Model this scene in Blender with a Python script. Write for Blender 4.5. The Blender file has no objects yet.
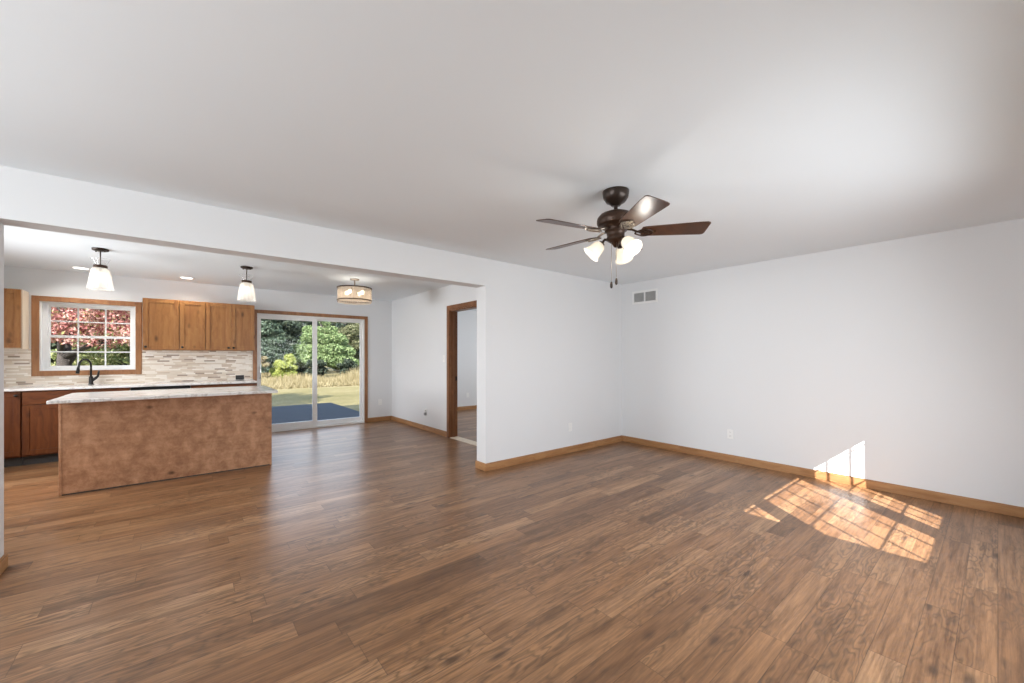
import bpy, math, random
import numpy as np
from mathutils import Vector, Matrix

random.seed(7)
RNG = np.random.default_rng(7)
scene = bpy.context.scene
COL = scene.collection
R = math.radians

# ------------------------------------------------------------------ camera
F_PX, HOR = 398.0, 357.0
EYE = 1.305
YAW = math.atan2(326, 398)
cam_d = bpy.data.cameras.new('camera')
cam_d.sensor_width = 36.0
cam_d.lens = F_PX / 1024 * 36
cam_d.shift_y = (HOR - 341.5) / 1024
cam_d.clip_start = 0.05
cam_d.clip_end = 500
cam = bpy.data.objects.new('camera', cam_d)
cam.location = (0, 0, EYE)
cam.rotation_euler = (R(90), 0, -(R(90) - math.atan2(math.cos(YAW), math.sin(YAW))))
COL.objects.link(cam)
scene.camera = cam

# ------------------------------------------------------------------ exposure, world, sun, daylight, fill lamps
vs = scene.view_settings
vs.view_transform = 'Standard'
vs.look = 'None'
vs.exposure = 0.34
vs.gamma = 1.0
vs.use_curve_mapping = False
try:
    scene.cycles.use_denoising = True
    scene.cycles.max_bounces = 10
    scene.cycles.diffuse_bounces = 6
    scene.cycles.transparent_max_bounces = 16
    scene.cycles.sample_clamp_indirect = 4.0
    scene.cycles.sample_clamp_direct = 12.0
    scene.cycles.caustics_reflective = False
    scene.cycles.caustics_refractive = False
except Exception:
    pass

world = bpy.data.worlds.new('sky')
scene.world = world
world.use_nodes = True
wn = world.node_tree
wn.nodes.clear()
w_out = wn.nodes.new('ShaderNodeOutputWorld')
w_bg = wn.nodes.new('ShaderNodeBackground')
w_tc = wn.nodes.new('ShaderNodeTexCoord')
w_sep = wn.nodes.new('ShaderNodeSeparateXYZ')
w_rmp = wn.nodes.new('ShaderNodeValToRGB')
w_rmp.color_ramp.elements[0].position = 0.0
w_rmp.color_ramp.elements[0].color = (1.0, 0.985, 0.965, 1)
w_rmp.color_ramp.elements[1].position = 0.6
w_rmp.color_ramp.elements[1].color = (0.50, 0.70, 1.0, 1)
wn.links.new(w_tc.outputs['Generated'], w_sep.inputs[0])
wn.links.new(w_sep.outputs['Z'], w_rmp.inputs['Fac'])
wn.links.new(w_rmp.outputs['Color'], w_bg.inputs['Color'])
wn.links.new(w_bg.outputs[0], w_out.inputs['Surface'])
w_bg.inputs['Strength'].default_value = 2.5

SUN_DIR = Vector((0.86, 1.0, -0.89)).normalized()
sun_d = bpy.data.lights.new('sun', 'SUN')
sun_d.energy = 16.0
sun_d.color = (1.0, 0.98, 0.95)
sun_d.angle = R(0.25)
sun = bpy.data.objects.new('sun', sun_d)
sun.rotation_euler = SUN_DIR.to_track_quat('-Z', 'Y').to_euler()
sun.location = (-8, -10, 12)
COL.objects.link(sun)


def area(name, loc, direction, sx, sy, power, color=(1, 1, 1), spread=180):
    d = bpy.data.lights.new(name, 'AREA')
    d.shape = 'RECTANGLE'
    d.size, d.size_y = sx, sy
    d.energy = power
    d.color = color
    d.spread = R(spread)
    o = bpy.data.objects.new(name, d)
    o.location = loc
    o.rotation_euler = Vector(direction).to_track_quat('-Z', 'Y').to_euler()
    COL.objects.link(o)
    return o


# rear window daylight, then added fill lamps for left side, kitchen and bedroom
area('daylight_window_rear', (2.8, -0.56, 1.40), (0, 1, -0.30), 2.1, 1.1, 44, (0.90, 0.95, 1.0), 152)
area('fill_light_left', (-2.42, 1.5, 1.50), (1, 0, 0.08), 2.4, 1.4, 60, (0.92, 0.96, 1.0))  # added fill lamp, no such window known
area('fill_light_kitchen', (-2.52, 5.75, 1.50), (1, 0, -0.24), 1.9, 1.1, 60, (0.93, 0.965, 1.0), 125)  # added to brighten the kitchen from out of view
area('fill_light_bedroom', (6.9, 6.3, 1.45), (-1, 0, -0.1), 1.6, 1.3, 40, (0.92, 0.96, 1.0))  # added to brighten the bedroom; only solid wall behind it


# ------------------------------------------------------------------ helpers: objects
def tag(o, label=None, cat=None, group=None, kind=None):
    if label: o['label'] = label
    if cat: o['category'] = cat
    if group: o['group'] = group
    if kind: o['kind'] = kind
    return o


def thing(name, loc, label, cat, group=None):
    o = bpy.data.objects.new(name, None)
    o.empty_display_size = 0.1
    o.location = loc
    COL.objects.link(o)
    return tag(o, label, cat, group)


def wloc(o):
    p = Vector((0, 0, 0))
    while o is not None:
        p += Vector(o.location)
        o = o.parent
    return p


def copy_tree(o, loc, label, parent=None):
    c = o.copy()
    COL.objects.link(c)
    if parent is None:
        c.location = loc
        c['label'] = label
    else:
        c.parent = parent
    for ch in list(o.children):
        copy_tree(ch, None, None, c)
    return c


class MB:
    """collects shapes in world coordinates and links them as ONE mesh object"""
    def __init__(self):
        self.v, self.f, self.s = [], [], []

    def add(self, verts, faces, smooth=False):
        n = len(self.v)
        self.v += [tuple(p) for p in verts]
        self.f += [tuple(i + n for i in f) for f in faces]
        self.s += [smooth] * len(faces)
        return self

    def box(self, x0, x1, y0, y1, z0, z1):
        x0, x1 = min(x0, x1), max(x0, x1)
        y0, y1 = min(y0, y1), max(y0, y1)
        z0, z1 = min(z0, z1), max(z0, z1)
        v = [(x, y, z) for z in (z0, z1) for y in (y0, y1) for x in (x0, x1)]
        return self.add(v, [(0, 2, 3, 1), (4, 5, 7, 6), (0, 1, 5, 4), (2, 6, 7, 3), (0, 4, 6, 2), (1, 3, 7, 5)])

    def obox(self, M, sx, sy, sz):
        v = [M @ Vector((x * sx / 2, y * sy / 2, z * sz / 2)) for z in (-1, 1) for y in (-1, 1) for x in (-1, 1)]
        return self.add(v, [(0, 2, 3, 1), (4, 5, 7, 6), (0, 1, 5, 4), (2, 6, 7, 3), (0, 4, 6, 2), (1, 3, 7, 5)])

    def lathe(self, prof, M=None, n=32, smooth=True, scallop=0.0, lobes=0, caps=(False, False)):
        """prof: list of (r, z)"""
        M = M or Matrix.Identity(4)
        vs_ = []
        for r, z in prof:
            for k in range(n):
                t = 2 * math.pi * k / n
                rr = r * (1 + scallop * math.cos(lobes * t)) if lobes else r
                vs_.append(M @ Vector((rr * math.cos(t), rr * math.sin(t), z)))
        fs = []
        for i in range(len(prof) - 1):
            for k in range(n):
                a, b = i * n + k, i * n + (k + 1) % n
                fs.append((a, b, b + n, a + n))
        self.add(vs_, fs, smooth)
        base = len(self.v) - len(vs_)
        if caps[0]:
            self.f.append(tuple(base + k for k in reversed(range(n)))); self.s.append(False)
        if caps[1]:
            self.f.append(tuple(base + (len(prof) - 1) * n + k for k in range(n))); self.s.append(False)
        return self

    def tube(self, pts, rad, n=8, closed_ends=True):
        pts = [Vector(p) for p in pts]
        if not hasattr(rad, '__len__'):
            rad = [rad] * len(pts)
        up = Vector((0, 0, 1))
        t0 = (pts[1] - pts[0]).normalized()
        if abs(t0.dot(up)) > 0.9:
            up = Vector((1, 0, 0))
        nrm = t0.cross(up).normalized()
        vs_ = []
        for i, p in enumerate(pts):
            a = pts[max(0, i - 1)]
            b = pts[min(len(pts) - 1, i + 1)]
            t = (b - a).normalized()
            nrm = (nrm - t * nrm.dot(t)).normalized()
            bi = t.cross(nrm)
            for k in range(n):
                an = 2 * math.pi * k / n
                vs_.append(p + (nrm * math.cos(an) + bi * math.sin(an)) * rad[i])
        fs = []
        for i in range(len(pts) - 1):
            for k in range(n):
                a, b = i * n + k, i * n + (k + 1) % n
                fs.append((a, b, b + n, a + n))
        self.add(vs_, fs, True)
        base = len(self.v) - len(vs_)
        if closed_ends:
            self.f.append(tuple(base + k for k in reversed(range(n)))); self.s.append(False)
            self.f.append(tuple(base + (len(pts) - 1) * n + k for k in range(n))); self.s.append(False)
        return self

    def prism(self, outline, M, h):
        """outline: ccw list of (x, y); extruded from z=0 to z=h, then placed by M"""
        n = len(outline)
        v = [M @ Vector((x, y, 0)) for x, y in outline] + [M @ Vector((x, y, h)) for x, y in outline]
        f = [tuple(reversed(range(n))), tuple(range(n, 2 * n))]
        f += [(i, (i + 1) % n, n + (i + 1) % n, n + i) for i in range(n)]
        return self.add(v, f)

    def ball(self, c, r, n=16, m=10, sz=1.0):
        prof = []
        for i in range(m + 1):
            t = -math.pi / 2 + math.pi * i / m
            prof.append((max(1e-5, r * math.cos(t)), r * sz * math.sin(t)))
        return self.lathe(prof, Matrix.Translation(Vector(c)), n)

    def build(self, name, mat, parent=None, loc=None, bevel=0.0, seg=2):
        org = wloc(parent) if parent is not None else Vector(loc or (0, 0, 0))
        me = bpy.data.meshes.new(name)
        me.from_pydata([tuple(Vector(p) - org) for p in self.v], [], self.f)
        me.polygons.foreach_set('use_smooth', self.s)
        me.update()
        me.materials.append(mat)
        o = bpy.data.objects.new(name, me)
        if parent is not None:
            o.parent = parent
        else:
            o.location = org
        COL.objects.link(o)
        if bevel:
            m = o.modifiers.new('bevel', 'BEVEL')
            m.width = bevel
            m.segments = seg
            m.limit_method = 'ANGLE'
            m.angle_limit = R(40)
        return o


def T(x, y, z):
    return Matrix.Translation((x, y, z))


def struct(name, mb, mat, **k):
    return tag(mb.build(name, mat, **k), kind='structure')


# ------------------------------------------------------------------ helpers: materials
class NT:
    def __init__(self, name):
        self.m = bpy.data.materials.new(name)
        self.m.use_nodes = True
        self.t = self.m.node_tree
        self.t.nodes.clear()
        self.out = self.t.nodes.new('ShaderNodeOutputMaterial')

    def n(self, kind, **props):
        nd = self.t.nodes.new('ShaderNode' + kind)
        for k, v in props.items():
            setattr(nd, k, v)
        return nd

    def put(self, sock, val):
        if val is None:
            return
        if hasattr(val, 'is_linked') or isinstance(val, bpy.types.NodeSocket):
            self.t.links.new(val, sock)
        else:
            if isinstance(val, (tuple, list)) and len(val) == 3 and sock.type == 'RGBA':
                val = (*val, 1)
            sock.default_value = val

    def math(self, op, a, b=None, c=None, clamp=False):
        nd = self.n('Math', operation=op, use_clamp=clamp)
        self.put(nd.inputs[0], a)
        self.put(nd.inputs[1], b)
        self.put(nd.inputs[2], c)
        return nd.outputs[0]

    def xyz(self, x, y, z):
        nd = self.n('CombineXYZ')
        self.put(nd.inputs[0], x); self.put(nd.inputs[1], y); self.put(nd.inputs[2], z)
        return nd.outputs[0]

    def sep(self, v):
        nd = self.n('SeparateXYZ')
        self.put(nd.inputs[0], v)
        return nd.outputs

    def pos(self):
        return self.n('NewGeometry').outputs['Position']

    def obj(self):
        return self.n('TexCoord').outputs['Object']

    def rand(self):
        return self.n('ObjectInfo').outputs['Random']

    def vadd(self, a, b):
        nd = self.n('VectorMath', operation='ADD')
        self.put(nd.inputs[0], a); self.put(nd.inputs[1], b)
        return nd.outputs[0]

    def vmul(self, a, b):
        nd = self.n('VectorMath', operation='MULTIPLY')
        self.put(nd.inputs[0], a); self.put(nd.inputs[1], b)
        return nd.outputs[0]

    def noise(self, vec, scale=5.0, detail=4.0, rough=0.5, dist=0.0):
        nd = self.n('TexNoise')
        self.put(nd.inputs['Vector'], vec)
        nd.inputs['Scale'].default_value = scale
        nd.inputs['Detail'].default_value = detail
        nd.inputs['Roughness'].default_value = rough
        nd.inputs['Distortion'].default_value = dist
        return nd.outputs['Fac']

    def voro(self, vec, scale=5.0, rnd=1.0, out='Distance'):
        nd = self.n('TexVoronoi')
        self.put(nd.inputs['Vector'], vec)
        nd.inputs['Scale'].default_value = scale
        nd.inputs['Randomness'].default_value = rnd
        return nd.outputs[out]

    def white(self, vec):
        nd = self.n('TexWhiteNoise', noise_dimensions='3D')
        self.put(nd.inputs['Vector'], vec)
        return nd.outputs['Value']

    def ramp(self, fac, stops, interp='LINEAR'):
        nd = self.n('ValToRGB')
        cr = nd.color_ramp
        cr.interpolation = interp
        while len(cr.elements) < len(stops):
            cr.elements.new(0.5)
        for e, (p, c) in zip(cr.elements, stops):
            e.position = p
            e.color = (*c, 1) if len(c) == 3 else c
        self.put(nd.inputs[0], fac)
        return nd.outputs[0]

    def mix(self, fac, a, b, blend='MIX'):
        nd = self.n('Mix', data_type='RGBA', blend_type=blend)
        self.put(nd.inputs[0], fac)
        self.put(nd.inputs[6], a)
        self.put(nd.inputs[7], b)
        return nd.outputs[2]

    def maprange(self, v, a, b, c=0.0, d=1.0):
        nd = self.n('MapRange')
        self.put(nd.inputs[0], v)
        for i, q in enumerate((a, b, c, d)):
            nd.inputs[i + 1].default_value = q
        return nd.outputs[0]

    def bump(self, h, strength=0.2, dist=0.01):
        nd = self.n('Bump')
        nd.inputs['Strength'].default_value = strength
        nd.inputs['Distance'].default_value = dist
        self.put(nd.inputs['Height'], h)
        return nd.outputs[0]

    def bsdf(self, color, rough=0.5, metal=0.0, normal=None, spec=0.5, emit=None, estr=0.0, coat=0.0, transl=0.0):
        nd = self.n('BsdfPrincipled')
        self.put(nd.inputs['Base Color'], color)
        self.put(nd.inputs['Roughness'], rough)
        self.put(nd.inputs['Metallic'], metal)
        self.put(nd.inputs['Specular IOR Level'], spec)
        self.put(nd.inputs['Coat Weight'], coat)
        if normal is not None:
            self.put(nd.inputs['Normal'], normal)
        if emit is not None:
            self.put(nd.inputs['Emission Color'], emit)
            nd.inputs['Emission Strength'].default_value = estr
        return nd.outputs[0]

    def schlick(self, f0=0.04):
        f = self.n('LayerWeight')
        f.inputs['Blend'].default_value = 0.5
        return self.math('MULTIPLY_ADD', self.math('POWER', f.outputs['Facing'], 5.0), 1.0 - f0, f0)

    def done(self, shader):
        self.t.links.new(shader, self.out.inputs['Surface'])
        return self.m


def mat_plain(name, color, rough=0.5, metal=0.0, spec=0.5, var=0.06, scale=30.0, bump=0.0):
    t = NT(name)
    p = t.pos()
    nz = t.noise(p, scale, 3)
    c = t.mix(1.0, color, t.ramp(nz, [(0.3, (1 - var,) * 3), (0.7, (1 + 0 * var,) * 3)]), 'MULTIPLY')
    nrm = t.bump(nz, bump, 0.002) if bump else None
    return t.done(t.bsdf(c, rough, metal, nrm, spec))


def mat_wood(name, light, mid, dark, axis='z', rough=0.38, knots=0.0, scale=1.0, spec=0.4):
    """grain runs along the axis; every object takes its own cut of the board"""
    t = NT(name)
    p = t.pos()
    r = t.math('MULTIPLY', t.rand(), 37.0)
    p = t.vadd(p, t.xyz(r, t.math('MULTIPLY', r, 0.7), t.math('MULTIPLY', r, 1.3)))
    s = {'x': (1.6, 22, 22), 'y': (22, 1.6, 22), 'z': (22, 22, 1.6)}[axis]
    s = tuple(q * scale for q in s)
    warp = t.noise(p, 3.0, 2)
    q = t.vadd(t.vmul(p, s), t.xyz(t.math('MULTIPLY', warp, 2.5), t.math('MULTIPLY', warp, 2.5), t.math('MULTIPLY', warp, 2.5)))
    g = t.noise(q, 1.0, 6, 0.62, 0.4)
    c = t.ramp(g, [(0.30, dark), (0.5, mid), (0.70, light)])
    patch = t.noise(t.vmul(p, tuple(0.4 * k ** 0.6 for k in s)), 1.2, 2)
    c = t.mix(t.maprange(patch, 0.35, 0.7, 0.0, 0.45), c, dark)
    if knots:
        ks = {'x': (3.2, 7, 7), 'y': (7, 3.2, 7), 'z': (7, 7, 3.2)}[axis]
        d = t.voro(t.vmul(p, ks), 1.0)
        ring = t.maprange(d, 0.05, 0.19, 1.0, 0.0)
        c = t.mix(t.math('MULTIPLY', ring, knots), c, tuple(0.22 * k for k in dark))
    nrm = t.bump(g, 0.08, 0.003)
    return t.done(t.bsdf(c, rough, 0, nrm, spec))


def mat_glass(name, tint=(1, 1, 1), refl=1.0):
    t = NT(name)
    tr = t.n('BsdfTransparent')
    tr.inputs[0].default_value = (*tint, 1)
    gl = t.n('BsdfGlossy')
    gl.inputs['Roughness'].default_value = 0.02
    mx = t.n('MixShader')
    t.put(mx.inputs[0], t.math('MULTIPLY', t.schlick(), refl))
    t.put(mx.inputs[1], tr.outputs[0])
    t.put(mx.inputs[2], gl.outputs[0])
    return t.done(mx.outputs[0])


def mat_ribbed_glass(name, clear=0.45, tint=(1, 1, 1), glow=0.0, glow_col=(1, 0.9, 0.75)):
    """pressed glass: part clear, part scattering, with a fresnel gloss; a lit one gives off a little light"""
    t = NT(name)
    tr = t.n('BsdfTransparent'); tr.inputs[0].default_value = (*tint, 1)
    tl = t.n('BsdfTranslucent'); tl.inputs[0].default_value = (*tint, 1)
    df = t.n('BsdfDiffuse'); df.inputs[0].default_value = (*[0.85 * k for k in tint], 1)
    gl = t.n('BsdfGlossy'); gl.inputs['Roughness'].default_value = 0.08
    a = t.n('MixShader'); a.inputs[0].default_value = 0.5
    t.put(a.inputs[1], tl.outputs[0]); t.put(a.inputs[2], df.outputs[0])
    b = t.n('MixShader'); b.inputs[0].default_value = clear
    t.put(b.inputs[1], a.outputs[0]); t.put(b.inputs[2], tr.outputs[0])
    c = t.n('MixShader')
    t.put(c.inputs[0], t.schlick()); t.put(c.inputs[1], b.outputs[0]); t.put(c.inputs[2], gl.outputs[0])
    sh = c.outputs[0]
    if glow:
        em = t.n('Emission'); em.inputs[0].default_value = (*glow_col, 1); em.inputs[1].default_value = glow
        ad = t.n('AddShader')
        t.put(ad.inputs[0], sh); t.put(ad.inputs[1], em.outputs[0])
        sh = ad.outputs[0]
    return t.done(sh)


def mat_emit(name, col, s):
    t = NT(name)
    em = t.n('Emission')
    em.inputs[0].default_value = (*col, 1)
    em.inputs[1].default_value = s
    return t.done(em.outputs[0])


def mat_floor():
    t = NT('oak_plank_floor')
    s = t.sep(t.pos())
    u, v = s[0], s[1]
    W = 0.122
    vv = t.math('DIVIDE', v, W)
    row = t.math('FLOOR', vv)
    fv = t.math('FRACT', vv)
    r1 = t.white(t.xyz(row, 3.1, 0.5))
    r2 = t.white(t.xyz(row, 7.7, 1.5))
    L = t.math('MULTIPLY_ADD', r2, 0.7, 0.75)
    uu = t.math('DIVIDE', t.math('MULTIPLY_ADD', r1, 5.0, u), L)
    idx = t.math('FLOOR', uu)
    fu = t.math('FRACT', uu)
    rnd = t.white(t.xyz(row, idx, 2.2))
    rnd2 = t.white(t.xyz(row, idx, 9.2))
    base = t.ramp(rnd, [(0.0, (0.170, 0.082, 0.036)), (0.2, (0.228, 0.112, 0.050)), (0.55, (0.265, 0.134, 0.061)),
                        (0.85, (0.300, 0.157, 0.074)), (1.0, (0.360, 0.200, 0.100))])
    # long grain with cathedral figure
    off = t.math('MULTIPLY', rnd2, 40.0)
    pv = t.xyz(t.math('ADD', u, off), t.math('ADD', v, off), off)
    warp = t.noise(t.vmul(pv, (1.6, 7.0, 1.0)), 1.0, 3, 0.55)
    fig = t.math('FRACT', t.math('MULTIPLY_ADD', warp, 15.0, t.math('MULTIPLY', v, 12.0)))
    fig = t.math('ABSOLUTE', t.math('SUBTRACT', fig, 0.5))
    figm = t.maprange(fig, 0.0, 0.30, 1.0, 0.0)
    figm = t.math('MULTIPLY', figm, t.maprange(t.noise(t.vmul(pv, (1.1, 4.0, 1.0)), 1.0, 2), 0.40, 0.58))
    fine = t.noise(t.vmul(pv, (3.0, 75.0, 1.0)), 1.0, 5, 0.65, 0.3)
    broad = t.noise(t.vmul(pv, (1.9, 17.0, 1.0)), 1.0, 5, 0.65, 0.6)
    c = t.mix(1.0, base, t.ramp(fine, [(0.3, (0.60, 0.57, 0.55)), (0.60, (1.14, 1.14, 1.14))]), 'MULTIPLY')
    c = t.mix(1.0, c, t.ramp(broad, [(0.3, (0.55, 0.51, 0.47)), (0.52, (1.0, 1.0, 1.0)), (0.75, (1.22, 1.20, 1.16))]), 'MULTIPLY')
    c = t.mix(t.math('MULTIPLY', figm, 0.62), c, (0.070, 0.040, 0.020))
    # knots and dark mineral streaks
    kd = t.voro(t.vmul(pv, (2.4, 7.0, 1.0)), 1.0)
    knot = t.maprange(t.math('ADD', kd, t.math('MULTIPLY', fine, 0.12)), 0.11, 0.24, 1.0, 0.0)
    c = t.mix(t.math('MULTIPLY', knot, 0.75), c, (0.045, 0.022, 0.011))
    # joints
    e1 = t.math('MULTIPLY', t.math('MINIMUM', fv, t.math('SUBTRACT', 1.0, fv)), W)
    e2 = t.math('MULTIPLY', t.math('MINIMUM', fu, t.math('SUBTRACT', 1.0, fu)), L)
    e = t.math('MINIMUM', e1, e2)
    gap = t.maprange(e, 0.0008, 0.0022, 1.0, 0.0)
    c = t.mix(t.math('MULTIPLY', gap, 0.55), c, (0.035, 0.018, 0.010))
    edge = t.maprange(e, 0.0, 0.005, 0.0, 1.0)
    nrm = t.bump(edge, 0.06, 0.002)
    rough = t.maprange(broad, 0.25, 0.75, 0.36, 0.27)
    return t.done(t.bsdf(c, rough, 0, nrm, 0.54))


def mat_paint(name, col, rough=0.6, spec=0.3):
    t = NT(name)
    p = t.pos()
    n1 = t.noise(p, 220.0, 2)
    n2 = t.noise(p, 1.2, 2)
    c = t.mix(1.0, col, t.ramp(n2, [(0.3, (0.985,) * 3), (0.7, (1.0,) * 3)]), 'MULTIPLY')
    return t.done(t.bsdf(c, rough, 0, t.bump(n1, 0.04, 0.001), spec))


def mat_mosaic():
    t = NT('strip_mosaic_tile')
    s = t.sep(t.pos())
    u, v = s[0], s[2]
    H = 0.022
    vv = t.math('DIVIDE', v, H)
    row = t.math('FLOOR', vv)
    fv = t.math('FRACT', vv)
    r1 = t.white(t.xyz(row, 1.1, 0.5))
    L = t.math('MULTIPLY_ADD', t.white(t.xyz(row, 4.4, 0.5)), 0.08, 0.08)
    uu = t.math('DIVIDE', t.math('MULTIPLY_ADD', r1, 3.0, u), L)
    idx = t.math('FLOOR', uu)
    fu = t.math('FRACT', uu)
    rnd = t.white(t.xyz(row, idx, 5.0))
    c = t.ramp(rnd, [(0.0, (0.70, 0.60, 0.48)), (0.22, (0.82, 0.75, 0.66)), (0.45, (0.68, 0.56, 0.44)),
                     (0.58, (0.86, 0.80, 0.72)), (0.80, (0.50, 0.37, 0.26)), (0.92, (0.20, 0.125, 0.075))], 'CONSTANT')
    c = t.mix(0.25, c, t.ramp(t.noise(t.vmul(t.pos(), (8, 8, 40)), 1.5, 4), [(0.3, (0.55, 0.47, 0.38)), (0.7, (0.85, 0.8, 0.74))]))
    e = t.math('MINIMUM', t.math('MULTIPLY', t.math('MINIMUM', fv, t.math('SUBTRACT', 1.0, fv)), H),
               t.math('MULTIPLY', t.math('MINIMUM', fu, t.math('SUBTRACT', 1.0, fu)), L))
    g = t.maprange(e, 0.0008, 0.0018, 1.0, 0.0)
    c = t.mix(g, c, (0.62, 0.57, 0.50))
    return t.done(t.bsdf(c, t.maprange(rnd, 0, 1, 0.2, 0.5), 0, t.bump(t.math('SUBTRACT', 1.0, g), 0.3, 0.002), 0.5))


def mat_quartz():
    t = NT('veined_white_stone')
    p = t.pos()
    w = t.noise(p, 2.2, 5, 0.6, 1.2)
    vein = t.maprange(t.math('ABSOLUTE', t.math('SUBTRACT', w, 0.5)), 0.0, 0.035, 1.0, 0.0)
    sp = t.noise(p, 60, 3)
    c = t.mix(t.math('MULTIPLY', vein, 0.55), (0.80, 0.78, 0.75), (0.42, 0.37, 0.33))
    c = t.mix(t.maprange(sp, 0.55, 0.75, 0.0, 0.4), c, (0.60, 0.56, 0.52))
    return t.done(t.bsdf(c, 0.12, 0, None, 0.5))


def mat_island():
    t = NT('stained_birch_panel')
    p = t.pos()
    blot = t.noise(t.vmul(p, (9.0, 9.0, 8.0)), 1.0, 8, 0.72, 0.25)
    grain = t.noise(t.vmul(p, (2.0, 2.0, 30.0)), 1.0, 3)
    c = t.ramp(blot, [(0.33, (0.30, 0.140, 0.070)), (0.5, (0.44, 0.228, 0.122)), (0.66, (0.58, 0.325, 0.190))])
    c = t.mix(1.0, c, t.ramp(grain, [(0.3, (0.90, 0.89, 0.88)), (0.7, (1.05, 1.05, 1.05))]), 'MULTIPLY')
    d = t.voro(t.vmul(p, (2.3, 1.0, 3.6)), 1.0)
    k = t.maprange(d, 0.03, 0.09, 1.0, 0.0)
    c = t.mix(t.math('MULTIPLY', k, 0.7), c, (0.05, 0.022, 0.012))
    return t.done(t.bsdf(c, 0.5, 0, t.bump(blot, 0.05, 0.003), 0.35))


def mat_leaf(name, stops, transl=0.35):
    t = NT(name)
    r = t.n('NewGeometry').outputs['Random Per Island']
    c = t.ramp(r, stops)
    tl = t.n('BsdfTranslucent')
    t.put(tl.inputs[0], c)
    b = t.bsdf(c, 0.6, 0, None, 0.25)
    mx = t.n('MixShader')
    mx.inputs[0].default_value = transl
    t.put(mx.inputs[1], b)
    t.put(mx.inputs[2], tl.outputs[0])
    return t.done(mx.outputs[0])


def mat_lawn():
    t = NT('dry_lawn')
    p = t.pos()
    a = t.noise(t.vmul(p, (0.35, 1.0, 1)), 0.9, 6, 0.65)
    b = t.noise(p, 14.0, 4, 0.7)
    c = t.ramp(a, [(0.3, (0.115, 0.098, 0.042)), (0.5, (0.175, 0.143, 0.070)), (0.7, (0.225, 0.183, 0.105))])
    c = t.mix(1.0, c, t.ramp(b, [(0.3, (0.6, 0.6, 0.55)), (0.65, (1.15, 1.15, 1.1))]), 'MULTIPLY')
    return t.done(t.bsdf(c, 0.9, 0, t.bump(b, 0.8, 0.05), 0.1))


def mat_deck():
    t = NT('slate_blue_deck_boards')
    s = t.sep(t.pos())
    W = 0.14
    f = t.math('FRACT', t.math('DIVIDE', s[1], W))
    row = t.math('FLOOR', t.math('DIVIDE', s[1], W))
    r = t.white(t.xyz(row, 1, 1))
    c = t.ramp(r, [(0.0, (0.018, 0.024, 0.034)), (1.0, (0.026, 0.034, 0.046))])
    g = t.maprange(t.math('MINIMUM', f, t.math('SUBTRACT', 1.0, f)), 0.02, 0.05, 1.0, 0.0)
    c = t.mix(g, c, (0.008, 0.010, 0.013))
    return t.done(t.bsdf(c, 0.75, 0, None, 0.12))


M = {}
M['wall'] = mat_paint('pale_grey_wall_paint', (0.745, 0.755, 0.765))
M['ceiling'] = mat_paint('matt_white_ceiling_paint', (0.825, 0.872, 0.905), 0.8, 0.2)
M['floor'] = mat_floor()
M['trim_x'] = mat_wood('oak_trim_lengthwise', (0.50, 0.28, 0.13), (0.40, 0.205, 0.088), (0.28, 0.130, 0.050), 'x')
M['trim_y'] = mat_wood('oak_trim_crosswise', (0.50, 0.28, 0.13), (0.40, 0.205, 0.088), (0.28, 0.130, 0.050), 'y')
M['trim_z'] = mat_wood('oak_trim_upright', (0.42, 0.215, 0.10), (0.33, 0.155, 0.068), (0.22, 0.095, 0.038), 'z')
M['trim_dark'] = mat_wood('dark_oak_door_trim', (0.30, 0.135, 0.058), (0.22, 0.092, 0.038), (0.14, 0.055, 0.021), 'z')
M['cab'] = mat_wood('knotty_alder_upright', (0.42, 0.205, 0.068), (0.34, 0.150, 0.046), (0.22, 0.085, 0.024), 'z', knots=0.75)
M['cab_x'] = mat_wood('knotty_alder_sideways', (0.42, 0.205, 0.068), (0.34, 0.150, 0.046), (0.22, 0.085, 0.024), 'x', knots=0.6)
M['cab_low'] = mat_wood('shaded_alder_upright', (0.22, 0.070, 0.018), (0.155, 0.045, 0.011), (0.09, 0.024, 0.006), 'z', knots=0.6)  # alder of the uppers, with the shade below put into its colour
M['cab_shaded_x'] = mat_wood('shaded_alder_sideways', (0.22, 0.070, 0.018), (0.155, 0.045, 0.011), (0.09, 0.024, 0.006), 'x', knots=0.5)  # same shade-darkened alder, grain sideways
M['pale_wood'] = mat_wood('pale_wood_and_lit_side', (0.78, 0.68, 0.55), (0.72, 0.62, 0.49), (0.64, 0.53, 0.40), 'z')  # pale threshold wood; on the cabinet side, window light put into colour
M['island'] = mat_island()
M['stone'] = mat_quartz()
M['mosaic'] = mat_mosaic()
M['vinyl'] = mat_plain('white_vinyl', (0.82, 0.82, 0.81), 0.35, var=0.02)
M['plate'] = mat_plain('white_plastic', (0.85, 0.85, 0.84), 0.35, var=0.02)
M['grey'] = mat_plain('grey_plastic', (0.28, 0.28, 0.28), 0.5)  # plain grey of the night light body
M['slot'] = mat_plain('dark_slot', (0.05, 0.05, 0.05), 0.6)
M['bronze'] = mat_plain('oil_rubbed_bronze', (0.035, 0.022, 0.016), 0.32, 0.5, bump=0.1)
M['bronze_light'] = mat_plain('brushed_bronze_brown', (0.050, 0.025, 0.014), 0.38, 0.45)
M['nickel'] = mat_plain('brushed_antique_metal', (0.42, 0.36, 0.30), 0.28, 0.9)
M['black'] = mat_plain('matt_black_metal', (0.012, 0.012, 0.012), 0.35, 0.3)
M['steel'] = mat_plain('brushed_steel', (0.55, 0.55, 0.55), 0.3, 1.0)
M['blade'] = mat_wood('walnut_fan_blade', (0.110, 0.044, 0.021), (0.072, 0.028, 0.014), (0.038, 0.015, 0.008), 'x', rough=0.33, spec=0.6)
M['pane'] = mat_glass('window_glass', refl=0.08)
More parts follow.
